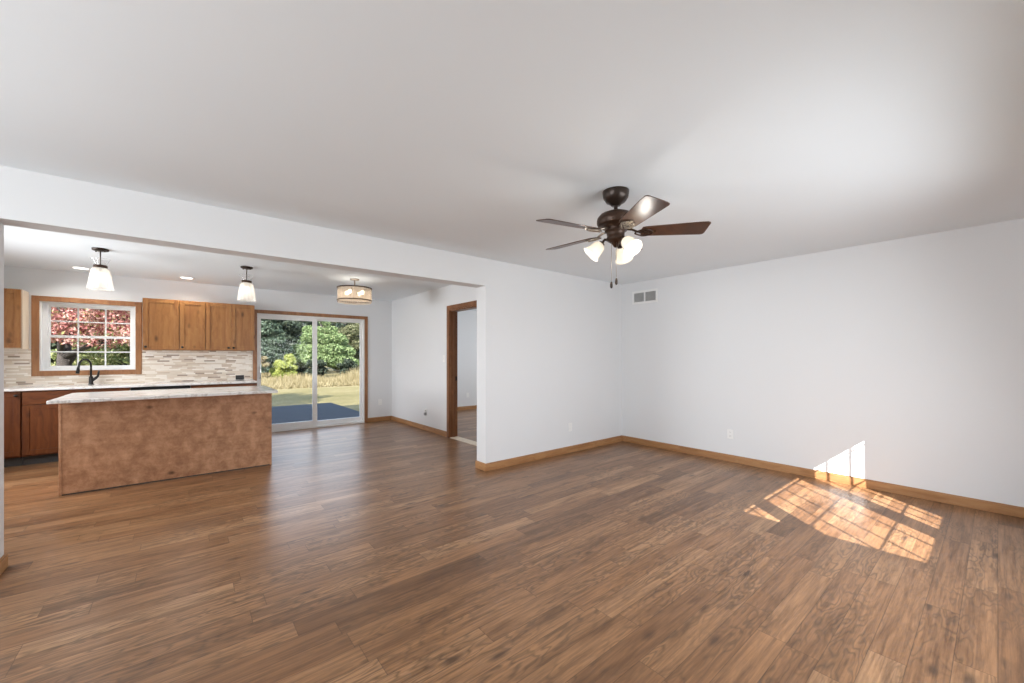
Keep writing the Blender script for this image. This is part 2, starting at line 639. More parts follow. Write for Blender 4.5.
M['crystal'] = mat_ribbed_glass('ribbed_crystal_glass', 0.68, (1.0, 0.92, 0.82), 0.03, (1.0, 0.82, 0.6))
M['pend_glass'] = mat_ribbed_glass('ribbed_pressed_glass', 0.52, (1.0, 0.985, 0.96), 0.04, (1.0, 0.92, 0.80))
M['pend_clear'] = mat_ribbed_glass('clear_pressed_glass', 0.80, (1.0, 1.0, 1.0))
M['fan_glass'] = mat_ribbed_glass('frosted_alabaster_glass', 0.0, (1.0, 0.95, 0.86), 0.14, (1.0, 0.93, 0.80))
M['bulb'] = mat_emit('lit_bulb', (1.0, 0.90, 0.74), 5.0)
M['bulb_soft'] = mat_emit('lit_frosted_bulb', (1.0, 0.92, 0.78), 1.2)
M['can'] = mat_emit('lit_downlight_lens', (1.0, 0.97, 0.92), 3.0)
M['lawn'] = mat_lawn()
M['deck'] = mat_deck()
M['siding'] = mat_plain('outdoor_siding', (0.5, 0.48, 0.45), 0.7)
M['shingle'] = mat_plain('roof_shingle', (0.10, 0.09, 0.085), 0.9)
M['bark'] = mat_plain('dark_bark', (0.055, 0.045, 0.038), 0.9, var=0.5, scale=8)

# ------------------------------------------------------------------ room shell
CL, CK = 2.43, 2.465            # ceiling heights: living room, kitchen
WX, WY = 5.25, 3.71             # right wall, middle wall
T_M = 0.18                      # thickness of the middle wall
OX0, OX1, OZ = -0.87, 2.65, 2.12  # wide opening
CX = 3.30                       # dining side wall
BY = 7.97                       # kitchen back wall
RY = -0.62                      # rear wall inner face (outer face at -0.75)
LX = -2.5

struct('floor', MB().box(-2.7, 7.1, -0.75, 8.47, -0.08, 0.0), M['floor'])
struct('ceiling_living', MB().box(LX - 0.1, WX + 0.12, -0.75, WY, CL, 2.60), M['ceiling'])
struct('ceiling_kitchen', MB().box(-2.7, 7.1, WY, 8.47, CK, 2.60), M['ceiling'])
struct('wall_right', MB().box(WX, WX + 0.12, -0.75, WY + T_M, 0, 2.50), M['wall'])

# middle wall with the wide opening and its header: one continuous surface
mw = MB()
y0, y1 = WY, WY + T_M
pts = [(LX - 0.1, 0), (OX0, 0), (OX0, OZ), (OX1, OZ), (OX1, 0), (WX, 0), (WX, 2.50), (LX - 0.1, 2.50)]
MX = Matrix(((1, 0, 0, 0), (0, 0, -1, y1), (0, 1, 0, 0), (0, 0, 0, 1)))
mw.prism(pts, MX, T_M)
struct('wall_middle', mw, M['wall'])

# dining side wall with bedroom doorway (opening y 4.70 .. 5.55)
DY0, DY1, DZ = 4.66, 5.615, 2.06
dw = MB()
MXc = Matrix(((0, 0, 1, CX), (1, 0, 0, 0), (0, 1, 0, 0), (0, 0, 0, 1)))
dw.prism([(y1, 0), (DY0, 0), (DY0, DZ), (DY1, DZ), (DY1, 0), (BY, 0), (BY, 2.5), (y1, 2.5)], MXc, 0.13)
struct('wall_dining', dw, M['wall'])

# kitchen back wall with window and sliding door openings
KX0, KX1, KZ0, KZ1 = -1.487, -0.569, 1.122, 2.040     # window opening
SX0, SX1, SZ = 0.932, 2.742, 2.050                    # sliding door opening
BT = 0.20
bw = MB()
bw.box(-2.7, KX0, BY, BY + BT, 0, 2.5)
bw.box(KX0, KX1, BY, BY + BT, 0, KZ0)
bw.box(KX0, KX1, BY, BY + BT, KZ1, 2.5)
bw.box(KX1, SX0, BY, BY + BT, 0, 2.5)
bw.box(SX0, SX1, BY, BY + BT, SZ, 2.5)
bw.box(SX1, CX + 0.13, BY, BY + BT, 0, 2.5)
struct('wall_back', bw, M['wall'])
kl = MB()
kl.box(-2.7, -2.58, y1, 4.75, 0, 2.5)
kl.box(-2.7, -2.58, 6.75, BY, 0, 2.5)
kl.box(-2.7, -2.58, 4.75, 6.75, 0, 0.85)
kl.box(-2.7, -2.58, 4.75, 6.75, 2.15, 2.5)
struct('wall_kitchen_left', kl, M['wall'])
kl = MB()
for a, b in ((4.75, 4.83), (5.71, 5.79), (6.67, 6.75)):
    kl.box(-2.69, -2.60, a, b, 0.85, 2.15)
for a, b in ((0.85, 0.93), (2.07, 2.15)):
    kl.box(-2.688, -2.602, 4.75, 6.75, a, b)
added_win_kitchen = struct('added_window_kitchen', kl, M['vinyl'])  # added window, out of view, made for the kitchen fill lamp
MB().box(-2.655, -2.65, 4.83, 6.67, 0.93, 2.07).build('pane', M['pane'], added_win_kitchen)
# bedroom
struct('wall_bedroom_back', MB().box(CX + 0.13, 7.1, 8.35, 8.47, 0, 2.5), M['wall'])
struct('wall_bedroom_right', MB().box(6.98, 7.1, y1, 8.35, 0, 2.5), M['wall'])
struct('wall_bedroom_front', MB().box(WX, 6.98, y1 - 0.12, y1, 0, 2.5), M['wall'])

# rear wall (behind the camera) with a wide window group
GX0, GX1, GZ0, GZ1 = 1.55, 4.12, 0.76, 2.02
rw = MB()
rw.box(LX - 0.1, GX0, -0.75, RY, 0, 2.5)
rw.box(GX0, GX1, -0.75, RY, 0, GZ0)
rw.box(GX0, GX1, -0.75, RY, GZ1, 2.5)
rw.box(GX1, WX, -0.75, RY, 0, 2.5)
struct('wall_rear', rw, M['wall'])
# left wall; its unseen window is added for the fill lamp
lw = MB()
lw.box(LX - 0.1, LX, RY, 0.25, 0, 2.5)
lw.box(LX - 0.1, LX, 2.75, WY, 0, 2.5)
lw.box(LX - 0.1, LX, 0.25, 2.75, 0, 0.75)
lw.box(LX - 0.1, LX, 0.25, 2.75, 2.25, 2.5)
struct('wall_left', lw, M['wall'])
wl = MB()
for a, b in ((0.25, 0.33), (1.46, 1.54), (2.67, 2.75)):
    wl.box(LX - 0.09, LX - 0.02, a, b, 0.75, 2.25)
for a, b in ((0.75, 0.83), (2.17, 2.25)):
    wl.box(LX - 0.088, LX - 0.022, 0.25, 2.75, a, b)
added_win_left = struct('added_window_left', wl, M['vinyl'])  # added window frame, out of view, in front of no known opening
wl = MB().box(LX - 0.055, LX - 0.05, 0.33, 2.67, 0.83, 2.17)
wl.build('pane', M['pane'], added_win_left)

# rear windows: three mulled units whose grilles cast the sun pattern on the floor
YS = -0.75
wr = MB()
def bar_x(xa, xb, za, zb, ya=YS - 0.02, yb=YS + 0.02):
    wr.box(xa, xb, ya, yb, za, zb)
GB, GT = 0.903, 1.905
bar_x(GX0, GX1, GZ0, GB)
bar_x(GX0, GX1, GT, GZ1)
for a, b in ((GX0, 1.70), (2.087, 2.282), (3.292, 3.503), (3.892, GX1)):
    bar_x(a, b, GB, GT)
for xa in (1.83, 1.96, 2.525, 2.78, 3.095, 3.617, 3.783):
    wr.box(xa - 0.008, xa + 0.008, YS - 0.0045, YS + 0.0045, GB, GT)
for za, h in ((1.117, 0.005), (1.486, 0.006), (1.851, 0.006)):
    wr.box(1.70, 3.892, YS - 0.004, YS + 0.004, za - h, za + h)
win2 = struct('window_2', wr, M['vinyl'])
MB().box(1.70, 3.892, YS - 0.003, YS + 0.003, GB, GT).build('pane', M['pane'], win2)

# house outside: roof mass and the wing whose eave cuts the sun patch
struct('roof_main', MB().box(-3.0, 7.4, -0.75, 8.75, 2.60, 3.75), M['shingle'])  # roof height raised so its shadow covers the deck
struct('sun_block_left', MB().box(-5.4, -2.71, -4.0, 8.0, 2.50, 2.60), M['shingle'])  # slab added out of view to keep sun out of the left windows
wg = MB()
wg.box(-5.0, 0.75, -7.5, -0.80, -0.3, 2.40)
MXw = Matrix(((1, 0, 0, 0), (0, 0, -1, -0.76), (0, 1, 0, 0), (0, 0, 0, 1)))
wg.prism([(-5.4, 2.40), (1.118, 2.40), (1.118, 2.60), (-2.14, 3.9), (-5.4, 2.60)], MXw, 7.2)
struct('wall_garage_wing', wg, M['siding'])


# ------------------------------------------------------------------ baseboards and casings
BH, BTK = 0.088, 0.014
def base_x(name, xa, xb, y, side, mat='trim_x'):
    m = MB().box(xa, xb, y, y + side * BTK, 0, BH - 0.010)
    m.box(xa, xb, y, y + side * BTK * 0.6, BH - 0.010, BH)
    return struct(name, m, M[mat], bevel=0.003)
def base_y(name, ya, yb, x, side, mat='trim_y'):
    m = MB().box(x, x + side * BTK, ya, yb, 0, BH - 0.010)
    m.box(x, x + side * BTK * 0.6, ya, yb, BH - 0.010, BH)
    return struct(name, m, M[mat], bevel=0.003)

base_y('baseboard_right', RY, WY - BTK, WX, -1)
base_x('baseboard_middle', OX1 - BTK, WX, WY, -1)
base_y('baseboard_opening_right', WY - 0.001, y1 + BTK, OX1, -1)
base_y('baseboard_opening_left', WY - BTK, y1 + BTK, OX0, 1)
base_x('baseboard_left_return', LX, OX0, WY, -1)
base_y('baseboard_dining', DY1 + 0.075, BY - BTK, CX, -1)
base_x('baseboard_back', SX1 + 0.062, CX, BY, -1)
base_x('baseboard_bedroom', CX + 0.13, 6.98, 8.35, -1)

def casing_xz(name, xa, xb, za, zb, w, y, bottom=True, mat='trim_z'):
    """flat wood casing round an opening in a wall that faces -y"""
    m = MB()
    th = 0.018
    m.box(xa - w, xa, y - th, y, za - (w if bottom else 0), zb + w)
    m.box(xb, xb + w, y - th, y, za - (w if bottom else 0), zb + w)
    m.box(xa, xb, y - th, y, zb, zb + w)
    if bottom:
        m.box(xa, xb, y - th, y, za - w, za)
    return struct(name, m, M[mat], bevel=0.004)

casing_xz('trim_1', KX0, KX1, KZ0, KZ1, 0.068, BY)
casing_xz('trim_2', SX0, SX1, 0.0, SZ, 0.060, BY, bottom=False)
# bedroom door casing and jamb (wall faces -x)
m = MB()
w = 0.075
m.box(CX - 0.018, CX, DY1, DY1 + w, 0, DZ + w)
m.box(CX - 0.018, CX, DY0 - w, DY0, 0, DZ + w)
m.box(CX - 0.018, CX, DY0, DY1, DZ, DZ + w)
d3 = struct('trim_3', m, M['trim_dark'], bevel=0.004)
m = MB()
m.box(CX - 0.002, CX + 0.132, DY1 - 0.018, DY1, 0, DZ)
m.box(CX - 0.002, CX + 0.132, DY0, DY0 + 0.018, 0, DZ)
m.box(CX - 0.002, CX + 0.132, DY0 + 0.018, DY1 - 0.018, DZ - 0.018, DZ)
m.box(CX + 0.05, CX + 0.085, DY1 - 0.030, DY1 - 0.018, 0, DZ - 0.018)
m.build('jamb', M['trim_dark'], d3)
MB().box(CX + 0.095, CX + 0.125, DY1 - 0.021, DY1 - 0.018, 0.92, 0.99).build('strike_plate', M['bronze'], d3)
struct('trim_4', MB().box(CX - 0.01, CX + 0.14, DY0 + 0.018, DY1 - 0.018, 0.0, 0.009), M['pale_wood'], bevel=0.003)

# ------------------------------------------------------------------ kitchen window
WYP = 8.115
m = MB()
fa = 0.055
m.box(KX0, KX0 + fa, WYP - 0.04, WYP + 0.05, KZ0, KZ1)
m.box(KX1 - fa, KX1, WYP - 0.04, WYP + 0.05, KZ0, KZ1)
m.box(KX0 + fa, KX1 - fa, WYP - 0.04, WYP + 0.05, KZ0, KZ0 + 0.045)
m.box(KX0 + fa, KX1 - fa, WYP - 0.04, WYP + 0.05, KZ1 - 0.035, KZ1)
gz0, gz1 = KZ0 + 0.045, KZ1 - 0.035
gm = (gz0 + gz1) / 2
win1 = struct('window_1', m, M['vinyl'], bevel=0.003)
m = MB()
m.box(KX0 + 0.0, KX0 + 0.012, BY, WYP - 0.04, KZ0, KZ1)
m.box(KX1 - 0.012, KX1, BY, WYP - 0.04, KZ0, KZ1)
m.box(KX0 + 0.012, KX1 - 0.012, BY, WYP - 0.04, KZ0, KZ0 + 0.012)
m.box(KX0 + 0.012, KX1 - 0.012, BY, WYP - 0.04, KZ1 - 0.012, KZ1)
m.build('jamb_liner', M['vinyl'], win1)
gx0, gx1 = KX0 + fa, KX1 - fa
for nm, za, zb, yo in (('upper_sash', gm, gz1, 0.02), ('lower_sash', gz0, gm, -0.005)):
    m = MB()
    m.box(gx0, gx0 + 0.014, WYP + yo - 0.012, WYP + yo + 0.012, za, zb)
    m.box(gx1 - 0.014, gx1, WYP + yo - 0.012, WYP + yo + 0.012, za, zb)
    m.box(gx0 + 0.014, gx1 - 0.014, WYP + yo - 0.012, WYP + yo + 0.012, za, za + 0.018)
    m.box(gx0 + 0.014, gx1 - 0.014, WYP + yo - 0.012, WYP + yo + 0.012, zb - 0.018, zb)
    for k in (1, 2):
        xx = gx0 + (gx1 - gx0) * k / 3
        m.box(xx - 0.008, xx + 0.008, WYP + yo - 0.006, WYP + yo + 0.006, za, zb)
    zz = (za + zb) / 2
    m.box(gx0, gx1, WYP + yo - 0.0065, WYP + yo + 0.0065, zz - 0.008, zz + 0.008)
    s_ = m.build(nm, M['vinyl'], win1)
    MB().box(gx0 + 0.01, gx1 - 0.01, WYP + yo - 0.002, WYP + yo + 0.002, za + 0.01, zb - 0.01).build('pane', M['pane'], s_)

# ------------------------------------------------------------------ sliding patio door
SY = 8.03
m = MB()
m.box(SX0, SX0 + 0.022, BY + 0.0, BY + 0.13, 0, SZ)
m.box(SX1 - 0.022, SX1, BY + 0.0, BY + 0.13, 0, SZ)
m.box(SX0 + 0.022, SX1 - 0.022, BY + 0.0, BY + 0.13, SZ - 0.035, SZ)
m.box(SX0 + 0.022, SX1 - 0.022, BY + 0.0, BY + 0.13, 0, 0.035)
door1 = struct('door_1', m, M['vinyl'], bevel=0.003)
def slider(name, xa, xb, y, stl, str_, bot, top):
    m = MB()
    za, zb = 0.035, SZ - 0.035
    m.box(xa, xa + stl, y - 0.018, y + 0.018, za, zb)
    m.box(xb - str_, xb, y - 0.018, y + 0.018, za, zb)
    m.box(xa + stl, xb - str_, y - 0.018, y + 0.018, za, za + bot)
    m.box(xa + stl, xb - str_, y - 0.018, y + 0.018, zb - top, zb)
    o = m.build(name, M['vinyl'], door1, bevel=0.003)
    MB().box(xa + stl - 0.005, xb - str_ + 0.005, y - 0.003, y + 0.003, za + bot - 0.005, zb - top + 0.005).build('pane', M['pane'], o)
    return o
pl = slider('sliding_panel', SX0 + 0.022, 1.880, BY + 0.035, 0.038, 0.075, 0.100, 0.055)
slider('fixed_panel', 1.815, SX1 - 0.022, BY + 0.090, 0.070, 0.040, 0.080, 0.035)
hx = SX0 + 0.042
hp = [(hx, BY + 0.017, 1.14), (hx, BY - 0.015, 1.135), (hx + 0.008, BY - 0.032, 1.10), (hx + 0.008, BY - 0.035, 1.04), (hx + 0.008, BY - 0.032, 0.98), (hx, BY - 0.015, 0.945), (hx, BY + 0.017, 0.94)]
MB().tube(hp, 0.007, 8).build('handle', M['steel'], pl)

# ------------------------------------------------------------------ cabinets
def shaker(m, xa, xb, za, zb, y, th=0.020, rail=0.055, rec=0.008):
    """a five piece door whose face is at y (facing -y)"""
    m.box(xa, xa + rail, y, y + th, za, zb)
    m.box(xb - rail, xb, y, y + th, za, zb)
    m.box(xa + rail, xb - rail, y, y + th, za, za + rail)
    m.box(xa + rail, xb - rail, y, y + th, zb - rail, zb)
    m.box(xa + rail - 0.002, xb - rail + 0.002, y + rec, y + th - 0.002, za + rail - 0.002, zb - rail + 0.002)
    return m

def knob(parent, x, y, z):
    mm = Matrix.Translation((x, y, z)) @ Matrix.Rotation(R(90), 4, 'X')
    MB().lathe([(0.006, 0.0), (0.006, 0.012), (0.015, 0.016), (0.016, 0.024), (0.012, 0.029), (0.0005, 0.030)], mm, 14).build('knob', M['black'], parent)

UY, UZ0, UZ1 = 7.65, 1.405, 2.145
def upper(name, xa, xb, doors, label, side_mat=None):
    """doors: list of (xa, xb, knob side)"""
    t = thing(name, ((xa + xb) / 2, BY - 0.16, UZ0), label, 'cabinet', 'upper kitchen cabinets')
    MB().box(xa, xb, UY + 0.021, BY - 0.001, UZ0, UZ1).build('body', side_mat or M['cab'], t, bevel=0.002)
    if side_mat:
        MB().box(xa, xb - 0.0, UY + 0.0215, UY + 0.040, UZ0, UZ1).build('face_frame', M['cab'], t)
    for (a, b, ks) in doors:
        d = shaker(MB(), a, b, UZ0 + 0.012, UZ1 - 0.006, UY).build('door', M['cab'], t, bevel=0.002)
        knob(d, a + 0.030 if ks < 0 else b - 0.030, UY, UZ0 + 0.045)
    return t

upper('upper_cabinet', -0.476, -0.076, [(-0.473, -0.079, -1)],
      'knotty wood upper cabinet with one door, directly right of the kitchen window')
upper('upper_cabinet', -0.075, 0.229, [(-0.072, 0.226, -1)],
      'narrow one-door knotty wood upper cabinet in the middle of the row, over the tile')
upper('upper_cabinet', 0.230, 0.865, [(0.233, 0.546, 1), (0.549, 0.862, -1)],
      'two-door knotty wood upper cabinet beside the sliding glass door')
upper('upper_cabinet', -2.18, -1.576, [(-2.177, -1.885, 1), (-1.882, -1.579, -1)],
      'knotty wood upper cabinet with a side coloured pale for window light, left of the kitchen window', M['pale_wood'])

# base cabinets
CZ = 0.90
FYB = 7.37      # face of the doors
def base_cab(name, xa, xb, doors, drawers, label):
    t = thing(name, ((xa + xb) / 2, 7.67, 0), label, 'cabinet', 'base kitchen cabinets')
    MB().box(xa, xb, FYB + 0.021, BY - 0.001, 0.11, CZ).build('body', M['cab_low'], t)
    MB().box(xa, xb, FYB + 0.075, FYB + 0.09, 0.0, 0.11).build('toe_kick', M['slot'], t)
    for (a, b, za, zb, ks) in doors:
        d = shaker(MB(), a, b, za, zb, FYB).build('door', M['cab_low'], t, bevel=0.002)
        if ks:
            knob(d, a + 0.03 if ks < 0 else b - 0.03, FYB, zb - 0.04)
    for (a, b, za, zb) in drawers:
        MB().box(a, b, FYB, FYB + 0.020, za, zb).build('drawer_front', M['cab_shaded_x'], t, bevel=0.003)
    return t
base_cab('base_cabinet', -2.10, -1.523, [(-2.097, -1.813, 0.13, 0.885, 1), (-1.810, -1.526, 0.13, 0.885, 1)], [],
         'alder base cabinet, coloured dark for shade, with full height doors, at the left end of the back counter')
base_cab('base_cabinet', -1.520, -0.578, [(-1.510, -1.052, 0.13, 0.725, 1), (-1.046, -0.588, 0.13, 0.725, -1)],
         [(-1.510, -0.588, 0.735, 0.885)], 'alder sink base cabinet, coloured dark for shade, under the window, behind the island')
base_cab('base_cabinet', 0.055, 0.865, [(0.065, 0.457, 0.13, 0.725, 1), (0.463, 0.855, 0.13, 0.725, -1)],
         [(0.065, 0.855, 0.735, 0.885)], 'alder base cabinet, coloured dark for shade, right of the dishwasher, beside the sliding door')
t = thing('dishwasher', (-0.26, 7.67, 0), 'black dishwasher under the back counter, behind the island', 'dishwasher')
MB().box(-0.573, 0.050, FYB + 0.03, BY - 0.02, 0.10, CZ - 0.008).build('body', M['black'], t)
MB().box(-0.573, 0.050, FYB, FYB + 0.029, 0.11, 0.80).build('door', M['steel'], t, bevel=0.004)
MB().box(-0.573, 0.050, FYB - 0.002, FYB + 0.029, 0.803, CZ - 0.008).build('control_panel', M['black'], t, bevel=0.004)

m = MB().box(-2.56, 0.868, 7.335, BY - 0.011, CZ, 0.93)
tag(m.build('kitchen_countertop', M['stone'], loc=(-0.8, 7.65, CZ), bevel=0.004),
    'long white veined stone countertop along the tiled back wall', 'countertop')
m = MB()
m.box(-2.56, KX0 - 0.068, BY - 0.010, BY, 0.93, UZ0)
m.box(KX0 - 0.068, KX1 + 0.068, BY - 0.010, BY, 0.93, KZ0 - 0.068)
m.box(KX1 + 0.068, 0.866, BY - 0.010, BY, 0.93, UZ0)
tag(m.build('backsplash', M['mosaic']), kind='structure')
# small stool-like wood edge where the tile meets the door trim
# faucet
t = thing('kitchen_faucet', (-1.005, 7.86, 0.93), 'matt black pull-down kitchen faucet in front of the window', 'faucet')
fx, fy = -1.005, 7.86
MB().lathe([(0.029, 0.93), (0.029, 0.937), (0.023, 0.945), (0.021, 1.03), (0.019, 1.04)], T(fx, fy, 0), 18, caps=(True, True)).build('base', M['black'], t)
arc = [(fx, fy, 1.03), (fx, fy, 1.16)]
for k in range(0, 11):
    a = math.pi * k / 10
    arc.append((fx - 0.048 + 0.048 * math.cos(a), fy - 0.06 + 0.06 * math.cos(a), 1.19 + 0.085 * math.sin(a)))
arc.append((fx - 0.099, fy - 0.123, 1.165))
MB().tube(arc, 0.0115, 10).build('spout', M['black'], t)
MB().tube([(fx - 0.098, fy - 0.122, 1.175), (fx - 0.103, fy - 0.126, 1.13), (fx - 0.108, fy - 0.130, 1.085)], [0.013, 0.017, 0.019], 12).build('spray_head', M['black'], t)
MB().tube([(fx, fy, 0.975), (fx + 0.045, fy - 0.01, 1.015), (fx + 0.068, fy - 0.012, 1.045), (fx + 0.078, fy - 0.012, 1.12)], [0.019, 0.018, 0.013, 0.009], 10).build('handle', M['black'], t)

# ------------------------------------------------------------------ island
IX0, IX1, IY0, IY1 = -0.923, 0.803, 5.575, 6.40
t = thing('kitchen_island', ((IX0 + IX1) / 2, (IY0 + IY1) / 2, 0), 'mottled brown wood kitchen island cabinet on the plank floor', 'island')
MB().box(IX0 + 0.02, IX1 - 0.02, IY0 + 0.016, IY1, 0.10, 0.88).build('body', M['cab_low'], t)
MB().box(IX0 + 0.02, IX1 - 0.02, IY0 + 0.016, IY1 - 0.07, 0.0, 0.10).build('toe_kick', M['slot'], t)
MB().box(IX0 + 0.004, IX1 - 0.004, IY0, IY0 + 0.0155, 0.012, 0.88).build('back_panel', M['island'], t)
MB().box(IX0, IX0 + 0.0195, IY0 - 0.003, IY1, 0.0, 0.88).build('end_panel', M['island'], t, bevel=0.002)
MB().box(IX1 - 0.0195, IX1, IY0 - 0.003, IY1, 0.0, 0.88).build('end_panel', M['island'], t, bevel=0.002)
m = MB().box(IX0 + 0.02, IX1 - 0.02, IY0 + 0.004, IY0 + 0.0155, 0.0, 0.012)
m.build('shoe_strip', M['slot'], t)
for k in range(2):
    a = IX0 + 0.03 + k * 0.835
    d = shaker(MB(), a, a + 0.83, 0.13, 0.725, -IY1 - 0.02)
    d.v = [(x, -y, z) for x, y, z in d.v]
    d.f = [tuple(reversed(f)) for f in d.f]
    d.build('door', M['cab_low'], t)
m = MB().box(-0.968, 0.842, 5.40, 6.45, 0.88, 0.911)
tag(m.build('island_countertop', M['stone'], loc=(-0.06, 5.93, 0.88), bevel=0.005),
    'white veined stone slab overhanging the wooden kitchen island', 'countertop')

# ------------------------------------------------------------------ outlets, switch, vent
def outlet_x(x, z, y, label, mat='plate', horizontal=False, group='white wall outlets'):
    """on a wall facing -y"""
    a, b = (0.058, 0.036) if horizontal else (0.036, 0.058)
    t = thing('wall_outlet', (x, y, z), label, 'outlet', group)
    MB().box(x - a, x + a, y - 0.006, y, z - b, z + b).build('cover_plate', M[mat], t, bevel=0.002)
    for s in (-1, 1):
        dx, dz = (s * 0.022, 0) if horizontal else (0, s * 0.022)
        MB().box(x + dx - 0.014, x + dx + 0.014, y - 0.0085, y - 0.006, z + dz - 0.014, z + dz + 0.014).build('socket', M['vinyl' if mat == 'plate' else mat], t, bevel=0.002)
    return t
def outlet_y(y, z, x, label, group='white wall outlets'):
    """on a wall facing -x"""
    t = thing('wall_outlet', (x, y, z), label, 'outlet', group)
    MB().box(x - 0.006, x, y - 0.036, y + 0.036, z - 0.058, z + 0.058).build('cover_plate', M['plate'], t, bevel=0.002)
    for s in (-1, 1):
        k = MB().box(x - 0.0085, x - 0.006, y - 0.016, y + 0.016, z + s * 0.024 - 0.015, z + s * 0.024 + 0.015).build('socket', M['vinyl'], t, bevel=0.002)
        m = MB()
        for q in (-0.006, 0.006):
            m.box(x - 0.0090, x - 0.0086, y + q - 0.001, y + q + 0.001, z + s * 0.024 - 0.005, z + s * 0.024 + 0.005)
        m.build('slots', M['slot'], k)
    return t
outlet_x(4.065, 0.347, WY, 'white outlet low on the middle wall, left of the far corner')
outlet_y(2.112, 0.345, WX, 'white outlet low on the right wall, between the far corner and the sun patch')
outlet_x(3.055, 0.389, BY, 'small white outlet between the sliding glass door and the corner')
outlet_x(5.42, 0.36, 8.35, 'white outlet seen through the bedroom doorway')
outlet_x(0.690, 0.968, BY - 0.010, 'dark bronze outlet lying sideways on the mosaic backsplash above the counter', 'black', True, 'backsplash outlets')
outlet_y(6.42, 0.335, CX, 'white outlet with a night light, left of the bedroom doorway')
t = thing('night_light', (CX - 0.009, 6.42, 0.29), 'small grey plug-in night light in the dining wall outlet', 'night light')
MB().box(CX - 0.045, CX - 0.0095, 6.395, 6.445, 0.275, 0.325).build('body', M['grey'], t, bevel=0.005)
MB().lathe([(0.020, 0.325), (0.021, 0.345), (0.014, 0.362), (0.001, 0.366)], T(CX - 0.030, 6.42, 0), 14).build('cap', M['vinyl'], t)
t = thing('light_switch', (CX, 5.80, 1.28), 'white light switch beside the bedroom door casing', 'switch')
MB().box(CX - 0.006, CX, 5.764, 5.836, 1.222, 1.338).build('cover_plate', M['plate'], t, bevel=0.002)
MB().box(CX - 0.014, CX - 0.006, 5.794, 5.806, 1.268, 1.292).build('toggle', M['vinyl'], t)

t = thing('wall_vent', (WX, 3.305, 2.19), 'white two-section louvred return air vent high on the right wall', 'vent')
va, vb, v0, v1 = 3.10, 3.515, 2.100, 2.292
m = MB()
m.box(WX - 0.012, WX, va, va + 0.028, v0, v1)
m.box(WX - 0.012, WX, vb - 0.028, vb, v0, v1)
m.box(WX - 0.012, WX, va + 0.028, vb - 0.028, v0, v0 + 0.026)
m.box(WX - 0.012, WX, va + 0.028, vb - 0.028, v1 - 0.026, v1)
m.box(WX - 0.012, WX, (va + vb) / 2 - 0.011, (va + vb) / 2 + 0.011, v0 + 0.026, v1 - 0.026)
m.build('frame', M['plate'], t)
MB().box(WX - 0.002, WX - 0.0005, va + 0.02, vb - 0.02, v0 + 0.02, v1 - 0.02).build('backing', M['slot'], t)
for (a, b) in ((va + 0.028, (va + vb) / 2 - 0.011), ((va + vb) / 2 + 0.011, vb - 0.028)):
    m = MB()
    nsl = 11
    for k in range(nsl):
        z = v0 + 0.030 + (v1 - v0 - 0.060) * k / (nsl - 1)
        m.obox(T(WX - 0.007, (a + b) / 2, z) @ Matrix.Rotation(R(-40), 4, 'Y'), 0.012, b - a, 0.0015)
    m.build('louvres', M['vinyl'], t)

# ------------------------------------------------------------------ recessed lights
def downlight(x, y):
    t = thing('recessed_light', (x, y, CK), 'round lit recessed downlight', 'ceiling light', 'recessed kitchen lights')
    MB().lathe([(0.068, CK - 0.004), (0.090, CK - 0.006), (0.094, CK - 0.001)], T(x, y, 0), 28).build('trim_ring', M['plate'], t)
    MB().lathe([(0.0005, CK - 0.005), (0.070, CK - 0.005)], T(x, y, 0), 28).build('lens', M['can'], t)
    return t
d0 = downlight(-1.06, 7.57)
d0['label'] = 'round recessed ceiling light in front of the kitchen window, behind the left pendant'
d1 = copy_tree(d0, (0.01, 7.53, CK), 'round recessed ceiling light over the upper cabinets, between the two pendants')
def spot(name, x, y, z, power, ang, color=(1.0, 0.93, 0.84), blend=0.6, rad=0.06):
    d = bpy.data.lights.new(name, 'SPOT')
    d.energy = power
    d.spot_size = R(ang)
    d.spot_blend = blend
    d.color = color
    d.shadow_soft_size = rad
    o = bpy.data.objects.new(name, d)
    o.location = (x, y, z)
    COL.objects.link(o)
def point(name, x, y, z, power, color=(1.0, 0.90, 0.76), rad=0.04):
    d = bpy.data.lights.new(name, 'POINT')
    d.energy = power
    d.color = color
    d.shadow_soft_size = rad
    o = bpy.data.objects.new(name, d)
    o.location = (x, y, z)
    COL.objects.link(o)
for x, y in ((-1.06, 7.57), (0.01, 7.53)):
    spot('downlight_lamp', x, y, CK - 0.02, 20, 150, (1.0, 0.95, 0.88))

